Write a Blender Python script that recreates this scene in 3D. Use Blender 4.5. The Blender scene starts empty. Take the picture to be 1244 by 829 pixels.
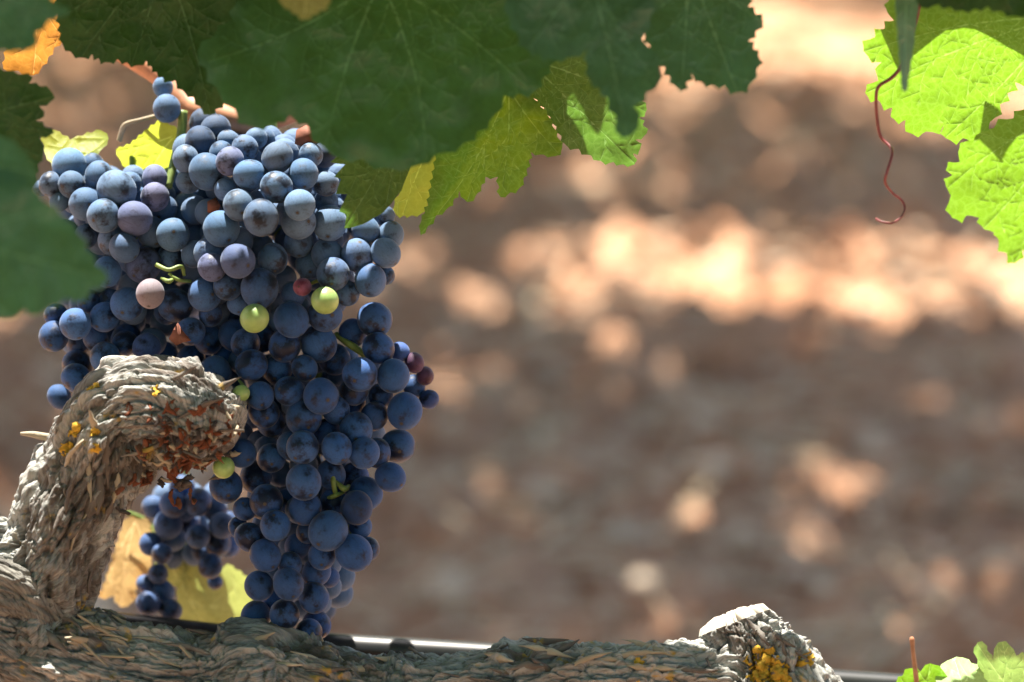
import bpy, bmesh, math, random
import numpy as np
from mathutils import Vector, Matrix, geometry, noise as mnoise
R = math.radians
rng = random.Random(7)
nrng = np.random.default_rng(11)
scene = bpy.context.scene
COL = scene.collection

# ------------------------------------------------------------------ camera
FPX = 100/36*1244            # focal length in photo pixels
CAM_Z, PITCH = 0.95, R(14)
FOCUS = 1.222
cam_d = bpy.data.cameras.new('camera')
cam = bpy.data.objects.new('camera', cam_d); COL.objects.link(cam)
cam.location = (0, 0, CAM_Z); cam.rotation_euler = (R(90)-PITCH, 0, 0)
cam_d.lens = 100; cam_d.sensor_width = 36; cam_d.clip_end = 500; cam_d.clip_start = 0.05
cam_d.dof.use_dof = True; cam_d.dof.focus_distance = FOCUS; cam_d.dof.aperture_fstop = 4.3
scene.camera = cam

# ------------------------------------------------------------------ sky + sun
SUN_AZ, SUN_EL = R(-24), R(71)        # azimuth measured from +Y towards +X
S = Vector((math.sin(SUN_AZ)*math.cos(SUN_EL), math.cos(SUN_AZ)*math.cos(SUN_EL), math.sin(SUN_EL)))
w = bpy.data.worlds.new('World'); scene.world = w; w.use_nodes = True
nt = w.node_tree; bg = nt.nodes['Background']
sky = nt.nodes.new('ShaderNodeTexSky'); sky.sky_type = 'NISHITA'; sky.sun_disc = False
sky.sun_elevation = SUN_EL; sky.sun_rotation = SUN_AZ; sky.dust_density = 2.0
nt.links.new(sky.outputs[0], bg.inputs[0]); bg.inputs[1].default_value = 0.07
sd = bpy.data.lights.new('sun', 'SUN'); sd.energy = 4.8; sd.angle = R(0.53); sd.color = (1.0, 0.93, 0.82)
sun = bpy.data.objects.new('sun', sd); COL.objects.link(sun)
sun.rotation_euler = S.to_track_quat('Z', 'Y').to_euler(); sun.location = (0, 3, 4)
scene.view_settings.view_transform = 'Standard'; scene.view_settings.look = 'None'
scene.view_settings.exposure = 2.08; scene.view_settings.gamma = 1
scene.cycles.max_bounces = 8; scene.cycles.transmission_bounces = 6; scene.cycles.transparent_max_bounces = 6

# ------------------------------------------------------------------ helpers
CX, CY = 622.0, 414.5
CR = cam.rotation_euler.to_matrix()
CAMP = Vector(cam.location)
def P(x, y, d):                       # photo direction at real depth d (metres)
    return CAMP + CR @ Vector(((x-CX)/FPX*d, -(y-CY)/FPX*d, -d))
CRn = np.array(CR); CPn = np.array(CAMP)
def Pn(x, y, d):
    x, y, d = np.broadcast_arrays(np.asarray(x, float), np.asarray(y, float), np.asarray(d, float))
    v = np.stack(((x-CX)/FPX*d, -(y-CY)/FPX*d, -d), -1)
    return v @ CRn.T + CPn
def to_px(p):
    v = CR.transposed() @ (Vector(p)-CAMP); d = -v.z
    return CX+v.x/d*FPX, CY-v.y/d*FPX, d
def to_px_n(a):
    v = (np.asarray(a)-CPn) @ CRn; d = -v[:, 2]
    return CX+v[:, 0]/d*FPX, CY-v[:, 1]/d*FPX, d
def G(x, y, z=0.0):                   # the ground point seen at a photo position
    v = CR @ Vector(((x-CX)/FPX, -(y-CY)/FPX, -1)); t = (z-CAM_Z)/v.z
    return CAMP + v*t

def link(o, parent=None):
    COL.objects.link(o)
    if parent: o.parent = parent
    return o
def mesh_obj(name, verts, faces, mat=None, parent=None, smooth=True, origin=None):
    me = bpy.data.meshes.new(name)
    v = np.asarray(verts, float)
    off = np.zeros(3)
    if origin is not None: off = np.array(origin)
    me.from_pydata((v-off).tolist(), [], faces if isinstance(faces, list) else faces.tolist())
    if smooth: me.polygons.foreach_set('use_smooth', [True]*len(me.polygons))
    for m in (mat if isinstance(mat, (list, tuple)) else [mat] if mat else []): me.materials.append(m)
    o = bpy.data.objects.new(name, me)
    if origin is not None and parent is None: o.location = origin
    return link(o, parent)
def empty(name, loc):
    o = bpy.data.objects.new(name, None); o.location = loc; o.empty_display_size = 0.02
    return link(o)
def attach(o, parent):                # keep world placement of a mesh built in world space
    o.parent = parent
    o.location = Vector(o.location) - Vector(parent.location)
    return o
def tag(o, label=None, cat=None, group=None, kind=None):
    if label: o['label'] = label
    if cat: o['category'] = cat
    if group: o['group'] = group
    if kind: o['kind'] = kind
    return o

def catmull(pts, n):
    a = np.asarray(pts, float); a = np.vstack((2*a[0]-a[1], a, 2*a[-1]-a[-2]))
    m = len(a)-3; t = np.linspace(0, m-1e-9, n); i = t.astype(int); f = (t-i)[:, None]
    p0, p1, p2, p3 = a[i], a[i+1], a[i+2], a[i+3]
    return .5*(2*p1+(p2-p0)*f+(2*p0-5*p1+4*p2-p3)*f**2+(3*p1-p0-3*p2+p3)*f**3)

def frames(c):
    t = np.gradient(c, axis=0); t /= np.linalg.norm(t, axis=1)[:, None]
    up = np.array((0, 0, 1.0)) if abs(t[0][2]) < .9 else np.array((0, 1.0, 0))
    n = np.cross(up, t[0]); n /= np.linalg.norm(n); N = [n]
    for k in range(1, len(c)):
        n = N[-1]-t[k]*np.dot(N[-1], t[k]); N.append(n/np.linalg.norm(n))
    N = np.array(N); return t, N, np.cross(t, N)
def tube_data(c, r, k=8, caps=True):
    c = np.asarray(c); r = np.broadcast_to(np.asarray(r, float), (len(c),))
    t, N, B = frames(c); th = np.arange(k)/k*2*np.pi
    v = (c[:, None]+r[:, None, None]*(np.cos(th)[None, :, None]*N[:, None]+np.sin(th)[None, :, None]*B[:, None])).reshape(-1, 3)
    f = [[i*k+j, i*k+(j+1) % k, (i+1)*k+(j+1) % k, (i+1)*k+j] for i in range(len(c)-1) for j in range(k)]
    if caps: f += [list(range(k))[::-1], [(len(c)-1)*k+j for j in range(k)]]
    return v.tolist(), f
class MB:
    def __init__(s): s.v = []; s.f = []; s.m = []
    def add(s, vf, mi=0):
        o = len(s.v); s.v += [list(x) for x in vf[0]]; s.f += [[i+o for i in q] for q in vf[1]]; s.m += [mi]*len(vf[1])
    def build(s, name, mats, parent=None, smooth=True, origin=None):
        o = mesh_obj(name, s.v, s.f, mats, None, smooth, origin)
        o.data.polygons.foreach_set('material_index', s.m)
        if parent: attach(o, parent)
        return o
def px_tube(pts, n=40, k=10):         # pts: (x, y, depth, radius in px)
    a = catmull(pts, n); c = Pn(a[:, 0], a[:, 1], a[:, 2]); r = a[:, 3]*a[:, 2]/FPX
    return tube_data(c, r, k)

# numpy noise
def h3(ix, iy, iz, k=0):
    n = (ix.astype(np.int64)*374761393+iy.astype(np.int64)*668265263+iz.astype(np.int64)*2147483647+k*1274126177) & 0xffffffff
    n = ((n ^ (n >> 13))*1274126177) & 0xffffffff; n = ((n ^ (n >> 16))*2246822519) & 0xffffffff
    return ((n ^ (n >> 15)) & 0xffffff)/float(0xffffff)
def vnoise(p, k=0):
    i = np.floor(p); f = p-i; f = f*f*(3-2*f); i = i.astype(np.int64); r = 0
    for a in (0, 1):
        for b in (0, 1):
            for c in (0, 1):
                wgt = (f[:, 0] if a else 1-f[:, 0])*(f[:, 1] if b else 1-f[:, 1])*(f[:, 2] if c else 1-f[:, 2])
                r = r+wgt*h3(i[:, 0]+a, i[:, 1]+b, i[:, 2]+c, k)
    return r
def fbm(p, o=4, k=0):
    return sum(vnoise(p*2**j, k+j)*.5**j for j in range(o))/sum(.5**j for j in range(o))
def worley(p, k=0):
    i = np.floor(p).astype(np.int64); f1 = np.full(len(p), 9.); f2 = f1.copy(); cid = np.zeros(len(p))
    for a in (-1, 0, 1):
        for b in (-1, 0, 1):
            for c in (-1, 0, 1):
                q = i+np.array((a, b, c))
                fp = np.stack([q[:, e]+h3(q[:, 0], q[:, 1], q[:, 2], k+e+1) for e in range(3)], -1)
                d = np.linalg.norm(p-fp, axis=1); hv = h3(q[:, 0], q[:, 1], q[:, 2], k+9)
                near = d < f1
                f2 = np.where(near, f1, np.minimum(f2, d)); cid = np.where(near, hv, cid); f1 = np.where(near, d, f1)
    return f1, f2, cid

# ------------------------------------------------------------------ materials
class NT:
    def __init__(s, name):
        s.mat = bpy.data.materials.new(name); s.mat.use_nodes = True; s.t = s.mat.node_tree
        s.out = s.t.nodes['Material Output']; s.bsdf = s.t.nodes['Principled BSDF']
    def n(s, typ, **kw):
        x = s.t.nodes.new('ShaderNode'+typ)
        for k, v in kw.items():
            if k in x.inputs: s.set(x.inputs[k], v)
            else: setattr(x, k, v)
        return x
    def set(s, sock, v):
        if hasattr(v, 'is_output'): s.t.links.new(v, sock)
        elif isinstance(v, (tuple, list)) and len(v) == 3 and sock.type == 'RGBA': sock.default_value = (*v, 1)
        else: sock.default_value = v
    def noise(s, vec, scale, detail=4, rough=.55, w=None):
        x = s.n('TexNoise', Scale=scale, Detail=detail, Roughness=rough)
        if w is not None: x.noise_dimensions = '4D'; s.set(x.inputs['W'], w)
        s.set(x.inputs['Vector'], vec); return x.outputs['Fac']
    def ramp(s, fac, stops, interp='LINEAR'):
        x = s.n('ValToRGB'); s.set(x.inputs[0], fac); e = x.color_ramp.elements; x.color_ramp.interpolation = interp
        while len(e) < len(stops): e.new(.5)
        for q, (p, c) in zip(e, stops):
            q.position = p; q.color = (c, c, c, 1) if isinstance(c, (int, float)) else (*c, 1)
        return x.outputs[0]
    def mix(s, f, a, b, mode='MIX'):
        x = s.n('Mix', data_type='RGBA', blend_type=mode)
        s.set(x.inputs[0], f); s.set(x.inputs[6], a); s.set(x.inputs[7], b); return x.outputs[2]
    def math(s, op, a, b=0.0, c=None):
        x = s.n('Math', operation=op); s.set(x.inputs[0], a); s.set(x.inputs[1], b)
        if c is not None: s.set(x.inputs[2], c)
        return x.outputs[0]
    def bump(s, h, strength, dist):
        x = s.n('Bump'); s.set(x.inputs['Height'], h); x.inputs['Strength'].default_value = strength; x.inputs['Distance'].default_value = dist
        return x.outputs[0]

def simple_mat(name, col, rough=.6, spec=.4, var=.25, scale=300, sss=0):
    m = NT(name); tc = m.n('TexCoord').outputs['Object']
    nz = m.noise(tc, scale, 4)
    c = m.mix(m.ramp(nz, [(.3, 0.), (.7, 1.)]), tuple(x*(1-var) for x in col), tuple(min(1, x*(1+var)) for x in col))
    m.set(m.bsdf.inputs['Base Color'], c); m.bsdf.inputs['Roughness'].default_value = rough
    m.bsdf.inputs['Specular IOR Level'].default_value = spec
    if sss:
        m.bsdf.inputs['Subsurface Weight'].default_value = sss; m.bsdf.inputs['Subsurface Radius'].default_value = (.5, .5, .2); m.bsdf.inputs['Subsurface Scale'].default_value = .006
    return m.mat

def grape_mat(name, skin, bloom, bloom2, lo=.36, hi=.5):
    m = NT(name); tc = m.n('TexCoord').outputs['Object']; oi = m.n('ObjectInfo')
    w1 = m.math('MULTIPLY', oi.outputs['Random'], 57.0)
    big = m.noise(tc, 1.15, 3, .5, w1)
    thr = m.math('ADD', big, m.math('MULTIPLY', m.math('SUBTRACT', m.noise(tc, 7, 4, .6, w1), .5), .28))
    thr = m.math('ADD', thr, m.math('MULTIPLY', m.math('SUBTRACT', m.math('FRACT', m.math('MULTIPLY', oi.outputs['Random'], 7.31)), .62), .16))
    thr = m.math('ADD', thr, m.math('MULTIPLY', oi.outputs['Alpha'], .085))
    fac = m.ramp(thr, [(lo, .06), (hi, .85), (.75, 1.)])
    fine = m.noise(tc, 26, 5, .65, w1)
    fac = m.math('MULTIPLY', fac, m.ramp(fine, [(.25, .72), (.6, 1.)]))
    streak = m.n('Mapping'); m.set(streak.inputs['Vector'], tc); streak.inputs['Scale'].default_value = (3, 3, .7)
    fac = m.math('MULTIPLY', fac, m.ramp(m.noise(streak.outputs[0], 3.2, 3, .5, w1), [(.3, .7), (.5, 1.)]))
    # stylar scar at the free end
    sx = m.n('SeparateXYZ'); nv = m.n('VectorMath', operation='NORMALIZE'); m.set(nv.inputs[0], tc); m.set(sx.inputs[0], nv.outputs[0])
    scar = m.math('LESS_THAN', sx.outputs[2], -.9955)
    ring = m.math('LESS_THAN', sx.outputs[2], -.985)
    fac = m.math('MULTIPLY', fac, m.math('SUBTRACT', 1., m.math('MULTIPLY', ring, .35)))
    bl = m.mix(m.math('FRACT', m.math('MULTIPLY', oi.outputs['Random'], 13.7)), bloom, bloom2)
    bl = m.mix(1., bl, oi.outputs['Color'], 'MULTIPLY')
    c = m.mix(fac, m.mix(1., skin, oi.outputs['Color'], 'MULTIPLY'), bl)
    c = m.mix(scar, c, (.05, .04, .03))
    m.set(m.bsdf.inputs['Base Color'], c)
    m.set(m.bsdf.inputs['Roughness'], m.ramp(fac, [(0, .34), (.8, .74)]))
    m.bsdf.inputs['Specular IOR Level'].default_value = .26
    m.bsdf.inputs['Sheen Weight'].default_value = .16; m.bsdf.inputs['Sheen Roughness'].default_value = .45; m.bsdf.inputs['Sheen Tint'].default_value = (.75, .87, 1, 1)
    m.set(m.bsdf.inputs['Normal'], m.bump(fine, .12, .05))
    return m.mat

def leaf_mat(name, top, trans, wt=.45, rough=.42, mottle=.35, specks=0., edge=None, spec=.5, ret=.5, vein=None):
    m = NT(name); uv = m.n('UVMap').outputs[0]; tc = m.n('TexCoord').outputs['Object']
    vo = m.n('TexVoronoi', feature='DISTANCE_TO_EDGE', Scale=9.0)
    wp = m.n('VectorMath', operation='ADD'); nn = m.n('TexNoise', Scale=14.0); m.set(nn.inputs['Vector'], uv)
    sc = m.n('VectorMath', operation='SCALE'); m.set(sc.inputs[0], nn.outputs['Color']); sc.inputs['Scale'].default_value = .08
    m.set(wp.inputs[0], uv); m.set(wp.inputs[1], sc.outputs[0]); m.set(vo.inputs['Vector'], wp.outputs[0])
    net = m.ramp(vo.outputs['Distance'], [(0., 1.), (.07, .45), (.2, 0.)])
    vo2 = m.n('TexVoronoi', feature='DISTANCE_TO_EDGE', Scale=26.0); m.set(vo2.inputs['Vector'], wp.outputs[0])
    net2 = m.ramp(vo2.outputs['Distance'], [(0., .5), (.12, 0.)])
    netall = m.math('MAXIMUM', net, net2)
    nz = m.ramp(m.noise(uv, 2.2, 5, .6), [(.3, 0.), (.7, 1.)])
    dk = tuple(x*(1-mottle) for x in top); lt = tuple(x*(1+mottle) for x in top)
    c = m.mix(nz, dk, lt)
    c = m.mix(m.math('MULTIPLY', netall, ret*.5), c, tuple(min(1, x*2.1+.01) for x in top))
    tr = m.mix(nz, tuple(x*(1-mottle*.5) for x in trans), trans)
    tr = m.mix(m.math('MULTIPLY', netall, ret*.55), tr, tuple(min(1, x*1.25+.03) for x in trans))
    if edge:
        ed = m.ramp(m.noise(uv, 1.3, 3), [(.5, 0.), (.68, 1.)]); c = m.mix(ed, c, edge); tr = m.mix(ed, tr, tuple(min(1, x*1.8) for x in edge))
    if specks:
        v3 = m.n('TexVoronoi', Scale=5.5); m.set(v3.inputs['Vector'], uv)
        sp = m.math('MULTIPLY', m.ramp(v3.outputs['Distance'], [(.05, 1.), (.14, 0.)]), m.ramp(m.noise(uv, 3.5, 2), [(.5, 0.), (.6, specks)]))
        c = m.mix(sp, c, (.30, .33, .18))
    va = m.n('Attribute', attribute_name='vein').outputs['Fac']
    c = m.mix(m.math('MULTIPLY', va, .8), c, vein if vein else tuple(min(1, x*2.6+.03) for x in top)); tr = m.mix(m.math('MULTIPLY', va, .8), tr, tuple(min(1, x*1.5+.10) for x in trans))
    m.set(m.bsdf.inputs['Base Color'], c); m.bsdf.inputs['Roughness'].default_value = rough
    m.bsdf.inputs['Specular IOR Level'].default_value = spec
    bn = m.bump(m.math('SUBTRACT', m.noise(uv, 6, 4), m.math('MULTIPLY', netall, .5)), .14, .0012)
    m.set(m.bsdf.inputs['Normal'], bn)
    tl = m.n('BsdfTranslucent'); m.set(tl.inputs[0], tr); m.set(tl.inputs['Normal'], bn)
    mx = m.n('MixShader'); mx.inputs[0].default_value = wt
    m.t.links.new(m.bsdf.outputs[0], mx.inputs[1]); m.t.links.new(tl.outputs[0], mx.inputs[2]); m.t.links.new(mx.outputs[0], m.out.inputs[0])
    return m.mat

def bark_mat(name, grey, brown, pale, lichen=.0):
    m = NT(name); tc = m.n('TexCoord').outputs['Object']; uv = m.n('UVMap').outputs[0]   # uv: around / along, in cm
    mp = m.n('Mapping'); m.set(mp.inputs['Vector'], uv); mp.inputs['Scale'].default_value = (1, .22, 1)
    v = m.n('TexVoronoi', Scale=1.7); m.set(v.inputs['Vector'], mp.outputs[0])
    f1 = m.noise(mp.outputs[0], 3.0, 6, .65); f2 = m.noise(tc, 60, 4); f3 = m.noise(mp.outputs[0], 14, 4, .6)
    sepc = m.n('SeparateColor'); m.set(sepc.inputs[0], v.outputs['Color'])
    mp2 = m.n('Mapping'); m.set(mp2.inputs['Vector'], uv); mp2.inputs['Scale'].default_value = (1, .07, 1); fib = m.noise(mp2.outputs[0], 11, 4, .6)
    at = m.n('Attribute', attribute_name='layer')
    lay = m.math('ADD', at.outputs['Fac'], m.math('MULTIPLY', m.math('SUBTRACT', f1, .5), .9))
    c = m.mix(m.ramp(lay, [(.30, 0.), (.52, 1.)]), brown, grey)
    c = m.mix(m.ramp(lay, [(.62, 0.), (.88, .8)]), c, pale)
    c = m.mix(m.ramp(f2, [(.5, 0.), (.75, .5)]), c, pale)
    c = m.mix(m.ramp(m.noise(tc, 28, 3), [(.5, 0.), (.65, .45)]), c, tuple(x*.75 for x in brown))
    c = m.mix(m.ramp(f3, [(.3, .55), (.5, 0.)]), c, tuple(x*.5 for x in brown))
    c = m.mix(m.ramp(fib, [(.36, .65), (.5, 0.)]), c, tuple(x*.6 for x in brown))
    if lichen:
        c = m.mix(m.ramp(m.noise(tc, 95, 3), [(.64, 0.), (.7, lichen)]), c, (.42, .27, .03))
    m.set(m.bsdf.inputs['Base Color'], c); m.bsdf.inputs['Roughness'].default_value = .85
    m.bsdf.inputs['Specular IOR Level'].default_value = .2
    m.set(m.bsdf.inputs['Normal'], m.bump(m.math('ADD', m.math('ADD', f3, m.math('MULTIPLY', fib, 1.6)), m.math('MULTIPLY', m.noise(tc, 900, 3), .35)), .75, .0010))
    return m.mat

M = {}
M['grape'] = grape_mat('grape_skin', (.006, .008, .018), (.080, .15, .285), (.125, .185, .29))
M['rose'] = grape_mat('rose_grape_skin', (.16, .07, .05), (.42, .24, .20), (.40, .26, .22), .25, .4)
M['red'] = grape_mat('red_grape_skin', (.16, .015, .03), (.36, .09, .12), (.34, .10, .13), .3, .55)
M['green'] = simple_mat('green_grape_skin', (.27, .40, .13), .4, .5, .18, 1.5, .5)
M['stem'] = simple_mat('green_stem', (.17, .24, .06), .5, .4, .25, 200)
M['stem_red'] = simple_mat('reddish_cane_bark', (.42, .19, .10), .55, .4, .3, 150)
M['tendril'] = simple_mat('red_tendril', (.17, .035, .04), .45, .4, .3, 250)
M['pipe'] = simple_mat('black_plastic', (.014, .015, .016), .34, .6, .2, 100)
M['bark'] = bark_mat('grey_vine_bark', (.31, .315, .30), (.125, .105, .09), (.43, .43, .40), .7)
M['bark_dark'] = bark_mat('dark_vine_bark', (.16, .155, .14), (.07, .055, .05), (.30, .29, .26))
M['bark_red'] = bark_mat('red_shredded_bark', (.17, .085, .055), (.15, .05, .025), (.30, .19, .13))
M['bark_pale'] = bark_mat('pale_peeling_bark', (.50, .46, .36), (.34, .29, .21), (.66, .62, .52))
M['cutwood'] = simple_mat('bleached_cut_wood', (.45, .41, .35), .8, .2, .35, 120)
M['lichen'] = simple_mat('orange_lichen', (.44, .27, .035), .85, .15, .45, 350)
M['dry'] = simple_mat('dry_red_brown_husk', (.19, .075, .05), .8, .2, .35, 200)

# ------------------------------------------------------------------ ground
def axis(lo, hi, step, far, n=26):
    core = np.arange(lo, hi, step); g = np.geomspace(1, far, n)
    return core, g
xs = np.concatenate((-1.7-np.geomspace(.06, 90, 22)[::-1], np.arange(-1.7, 1.7, .02), 1.7+np.geomspace(.06, 90, 22)))
ys = np.concatenate((-np.geomspace(.2, 60, 14)[::-1], np.arange(0, 1.9, .12), np.arange(1.9, 8.6, .02), 8.6+np.geomspace(.06, 160, 26)))
X, Y = np.meshgrid(xs, ys); q = np.stack((X.ravel(), Y.ravel(), np.zeros(X.size)), 1)
fade = np.clip(1-np.maximum(np.abs(q[:, 0])-1.7, np.maximum(q[:, 1]-8.6, 1.9-q[:, 1]))/.5, 0, 1)
f1, f2, cid = worley(q*np.array((14, 14, 1))+fbm(q*20, 3)[:, None]*.6, 3)
z = (fbm(q*3.2, 3, 5)-.5)*.06+fade*((fbm(q*12, 4, 21)-.5)*.09+cid*np.clip((f2-f1)*2.2, 0, 1)*.045)
q[:, 2] = z
nx = len(xs); idx = np.arange(q.shape[0]).reshape(len(ys), nx)
F = np.stack((idx[:-1, :-1], idx[:-1, 1:], idx[1:, 1:], idx[1:, :-1]), -1).reshape(-1, 4)
m = NT('red_soil'); tc = m.n('TexCoord').outputs['Object']
c = m.mix(m.ramp(m.noise(tc, 4, 5), [(.35, 0.), (.65, 1.)]), (.46, .235, .13), (.54, .33, .21))
c = m.mix(m.ramp(m.noise(tc, 22, 5, .65), [(.35, .8), (.52, 0.)]), c, (.25, .115, .06))
c = m.mix(m.ramp(m.noise(tc, 38, 3), [(.6, 0.), (.72, .7)]), c, (.56, .42, .31))
m.set(m.bsdf.inputs['Base Color'], c); m.bsdf.inputs['Roughness'].default_value = .95; m.bsdf.inputs['Specular IOR Level'].default_value = .15
m.set(m.bsdf.inputs['Normal'], m.bump(m.noise(tc, 120, 5), .6, .006))
ground = mesh_obj('ground', q, F, m.mat); tag(ground, kind='structure')
def ground_z(x, y):
    j = min(max(np.searchsorted(ys, y), 0), len(ys)-1); i = min(max(np.searchsorted(xs, x), 0), nx-1); return z[j*nx+i]

M['stone'] = simple_mat('pale_limestone', (.66, .49, .34), .8, .25, .25, 40)
M['clod'] = simple_mat('soil_clod', (.48, .25, .14), .95, .1, .35, 60)
M['straw'] = simple_mat('dry_straw', (.68, .54, .36), .8, .2, .25, 60)
def rock_data(r, seed, sq=(1, .8, .6)):
    bm = bmesh.new(); bmesh.ops.create_icosphere(bm, subdivisions=2, radius=1)
    v = np.array([p.co for p in bm.verts]); f = [[p.index for p in q.verts] for q in bm.faces]; bm.free()
    v *= (.75+.5*vnoise(v*1.6+seed*7.3+20, seed))[:, None]; return v*np.array(sq)*r, f
def stick_data(a, b, r, seed, n=9):
    t = np.linspace(0, 1, n)[:, None]; c = np.array(a)*(1-t)+np.array(b)*t
    L = np.linalg.norm(np.array(b)-np.array(a)); g = np.random.default_rng(seed)
    c += np.cumsum(g.normal(0, .012*L, (n, 3)), 0)*np.array((1, 1, .4))
    return tube_data(c, r*np.linspace(1, .6, n), 6)
lit = MB()
for k in range(7000):
    y = 2.2+6.2*rng.random()**1.1; x = rng.uniform(-1, 1)*(.22*y+.15); zz = ground_z(x, y); t = rng.random()
    if t < .62:
        v, f = rock_data(rng.uniform(.006, .022)*(.8+y*.06), k, (1, rng.uniform(.6, 1), rng.uniform(.45, .8)))
        lit.add(((v+np.array((x, y, zz+.005))).tolist(), f), 0 if rng.random() < .72 else 1)
    else:
        a = rng.uniform(0, 6.28); L = rng.uniform(.03, .26)**1.0
        lit.add(stick_data((x, y, zz+.01), (x+math.cos(a)*L, y+math.sin(a)*L, ground_z(x+math.cos(a)*L, y+math.sin(a)*L)+.012), rng.uniform(.001, .003), k, 5), 2 if rng.random() < .75 else 0)
tag(lit.build('soil_litter', [M['clod'], M['stone'], M['straw']]), 'small clods, grit and straw scattered over the reddish soil', 'ground litter', kind='stuff')

stones = []
proto = []
for k in range(5):
    v, f = rock_data(1, k+40, (1, .8+.1*(k % 2), .6+.06*k)); proto.append(mesh_obj('stone', v, f, M['stone']).data)
for o in list(bpy.data.objects):
    if o.name.startswith('stone'): bpy.data.objects.remove(o)
stone_px = [(948,352,26),(700,338,24),(735,352,18),(810,325,20),(1120,392,26),(1160,345,20),(672,463,22),(786,176,22),(852,228,19),(1048,228,24),(1132,182,26),
 (1150,205,22),(645,388,20),(728,502,22),(652,545,16),(1003,652,22),(884,482,20),(560,655,20),(590,700,18),(530,205,18),(1060,575,22),(1020,80,24),(965,60,26),(955,120,20),
 (1190,490,20),(1095,470,18),(600,455,18),(830,585,18),(760,640,15),(900,700,17),(505,655,17),(560,440,18),(1165,782,22),(1150,690,18),(680,690,18),(1080,160,20),(715,590,14),(25,470,18),(40,400,20),(1205,372,22)]
for k, (x, y, r) in enumerate(stone_px):
    p = G(x, y); d = to_px(p)[2]
    o = link(bpy.data.objects.new('stone', proto[k % 5])); s = r*d/FPX*.5
    o.location = (p.x, p.y, ground_z(p.x, p.y)+s*.25); o.scale = (s*1.15, s, s); o.rotation_euler = (rng.uniform(-.2, .2), rng.uniform(-.2, .2), rng.uniform(0, 6.28))
    tag(o, 'pale rounded stone lying out of focus on the reddish soil behind the vine', 'stone', 'pale stones on the soil')
sticks = [((985,715),(1062,812),9,'thick pale stick lying slanted on the soil right of the lichened stub'),
 ((762,680),(850,662),6,'thin dry stick lying level on the soil beside a second paler one'),
 ((868,678),(945,640),9,'short pale stick end on the soil tilted up to the right'),
 ((1130,600),(1235,560),8,'long pale stick on the soil near the right edge'),
 ((640,362),(668,425),9,'short grey stick standing steeply at the left end of the sunlit soil'),
 ((655,520),(672,580),7,'short bluish grey stick on the soil right of the grapes'),
 ((1010,600),(1090,570),6,'dry stick on the soil left of the long pale one')]
for k, (a, b, r, lab) in enumerate(sticks):
    A, B = G(*a), G(*b); rr = r*to_px(A)[2]/FPX
    A.z = ground_z(A.x, A.y)+rr; B.z = ground_z(B.x, B.y)+rr
    v, f = stick_data(A, B, rr, 90+k)
    tag(mesh_obj('stick', v, f, M['straw'], origin=A), lab, 'stick', 'sticks on the soil')

# ------------------------------------------------------------------ unseen canopies, added and shaped for the shade they cast into view
def simple_leaf(c, nrm, size, g):
    nrm = Vector(nrm).normalized(); a = nrm.orthogonal().normalized(); b = nrm.cross(a); ph = g.uniform(0, 6.28)
    prof = [1, .72, .95, .62, .88, .5, .3, .5, .88, .62, .95, .72]
    v = [list(Vector(c))]
    for i, r in enumerate(prof):
        t = ph+i/12*2*math.pi; v.append(list(Vector(c)+(a*math.cos(t)+b*math.sin(t))*r*size*.62-nrm*size*.12*r*r+nrm*g.uniform(-.04, .04)*size))
    return v, [[0, i+1, (i+1) % 12+1] for i in range(12)]
M['canopy'] = leaf_mat('canopy_leaf', (.045, .085, .025), (.20, .33, .05), .4)
def ground_canopy(mb, x0, x1, y0, y1, lai, g, h0=.8, h1=1.25, mask=None):
    n = int((x1-x0)*(y1-y0)*lai/.0048)
    for _ in range(n):
        x, y, h = g.uniform(x0, x1), g.uniform(y0, y1), g.uniform(h0, h1)
        if mask and not mask(x, y): continue
        p = Vector((x, y, 0))+S*(h/S.z)
        if to_px(p)[1]+.14*.62*FPX/p.y > -12: continue
        mb.add(simple_leaf(p, (g.gauss(0, .5), g.gauss(0, .5)+.2, 1), g.uniform(.06, .12), g))
g = random.Random(3)
mb = MB()
ground_canopy(mb, -1.4, 1.4, 1.9, 3.88, 4.1, g, 1.9, 2.5)  # unseen leaves set high along the sun line to shade the nearer soil
ground_canopy(mb, -1.4, .02, 3.86, 4.5, 3.0, g, 1.6, 2.4)
ground_canopy(mb, .02, 1.4, 3.85, 4.45, .55, g, 1.6, 2.4)
tag(mb.build('shade_foliage', [M['canopy']]), 'unseen canopy of the next vine row, shaped to shade the nearer soil', 'foliage', kind='stuff')
mb = MB()
ground_canopy(mb, -1.8, 1.8, 4.36, 5.5, 3.4, g, 1.3, 2.1)  # unseen leaves laid out to shade the soil beyond the sunlit band
ground_canopy(mb, -1.9, -.45, 5.5, 9.0, 2.0, g, .8, 1.4)
def patch(x, y): return vnoise(np.array([[x*2.2+9, y*1.4, 3.]]), 8)[0] > .42
ground_canopy(mb, -.45, 2.0, 5.5, 9.0, 2.2, g, .8, 1.4, patch)
tag(mb.build('shade_foliage', [M['canopy']]), 'unseen canopy of the second vine row, shaped to shade the farther soil', 'foliage', kind='stuff')
mb = MB()
for _ in range(1100):  # added screen of leaves, holds back sky and ground light from the grapes
    mb.add(simple_leaf((g.uniform(-2.2, 2.2), g.uniform(-1.0, -.45), g.uniform(.35, 1.75)), (g.gauss(0, .6), g.choice((-1, 1))*.9, g.gauss(.3, .5)), g.uniform(.08, .14), g))
tag(mb.build('shade_foliage', [M['canopy']]), 'unseen leaf row added behind the viewer to cut sky light on the grapes', 'foliage', kind='stuff')
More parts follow.
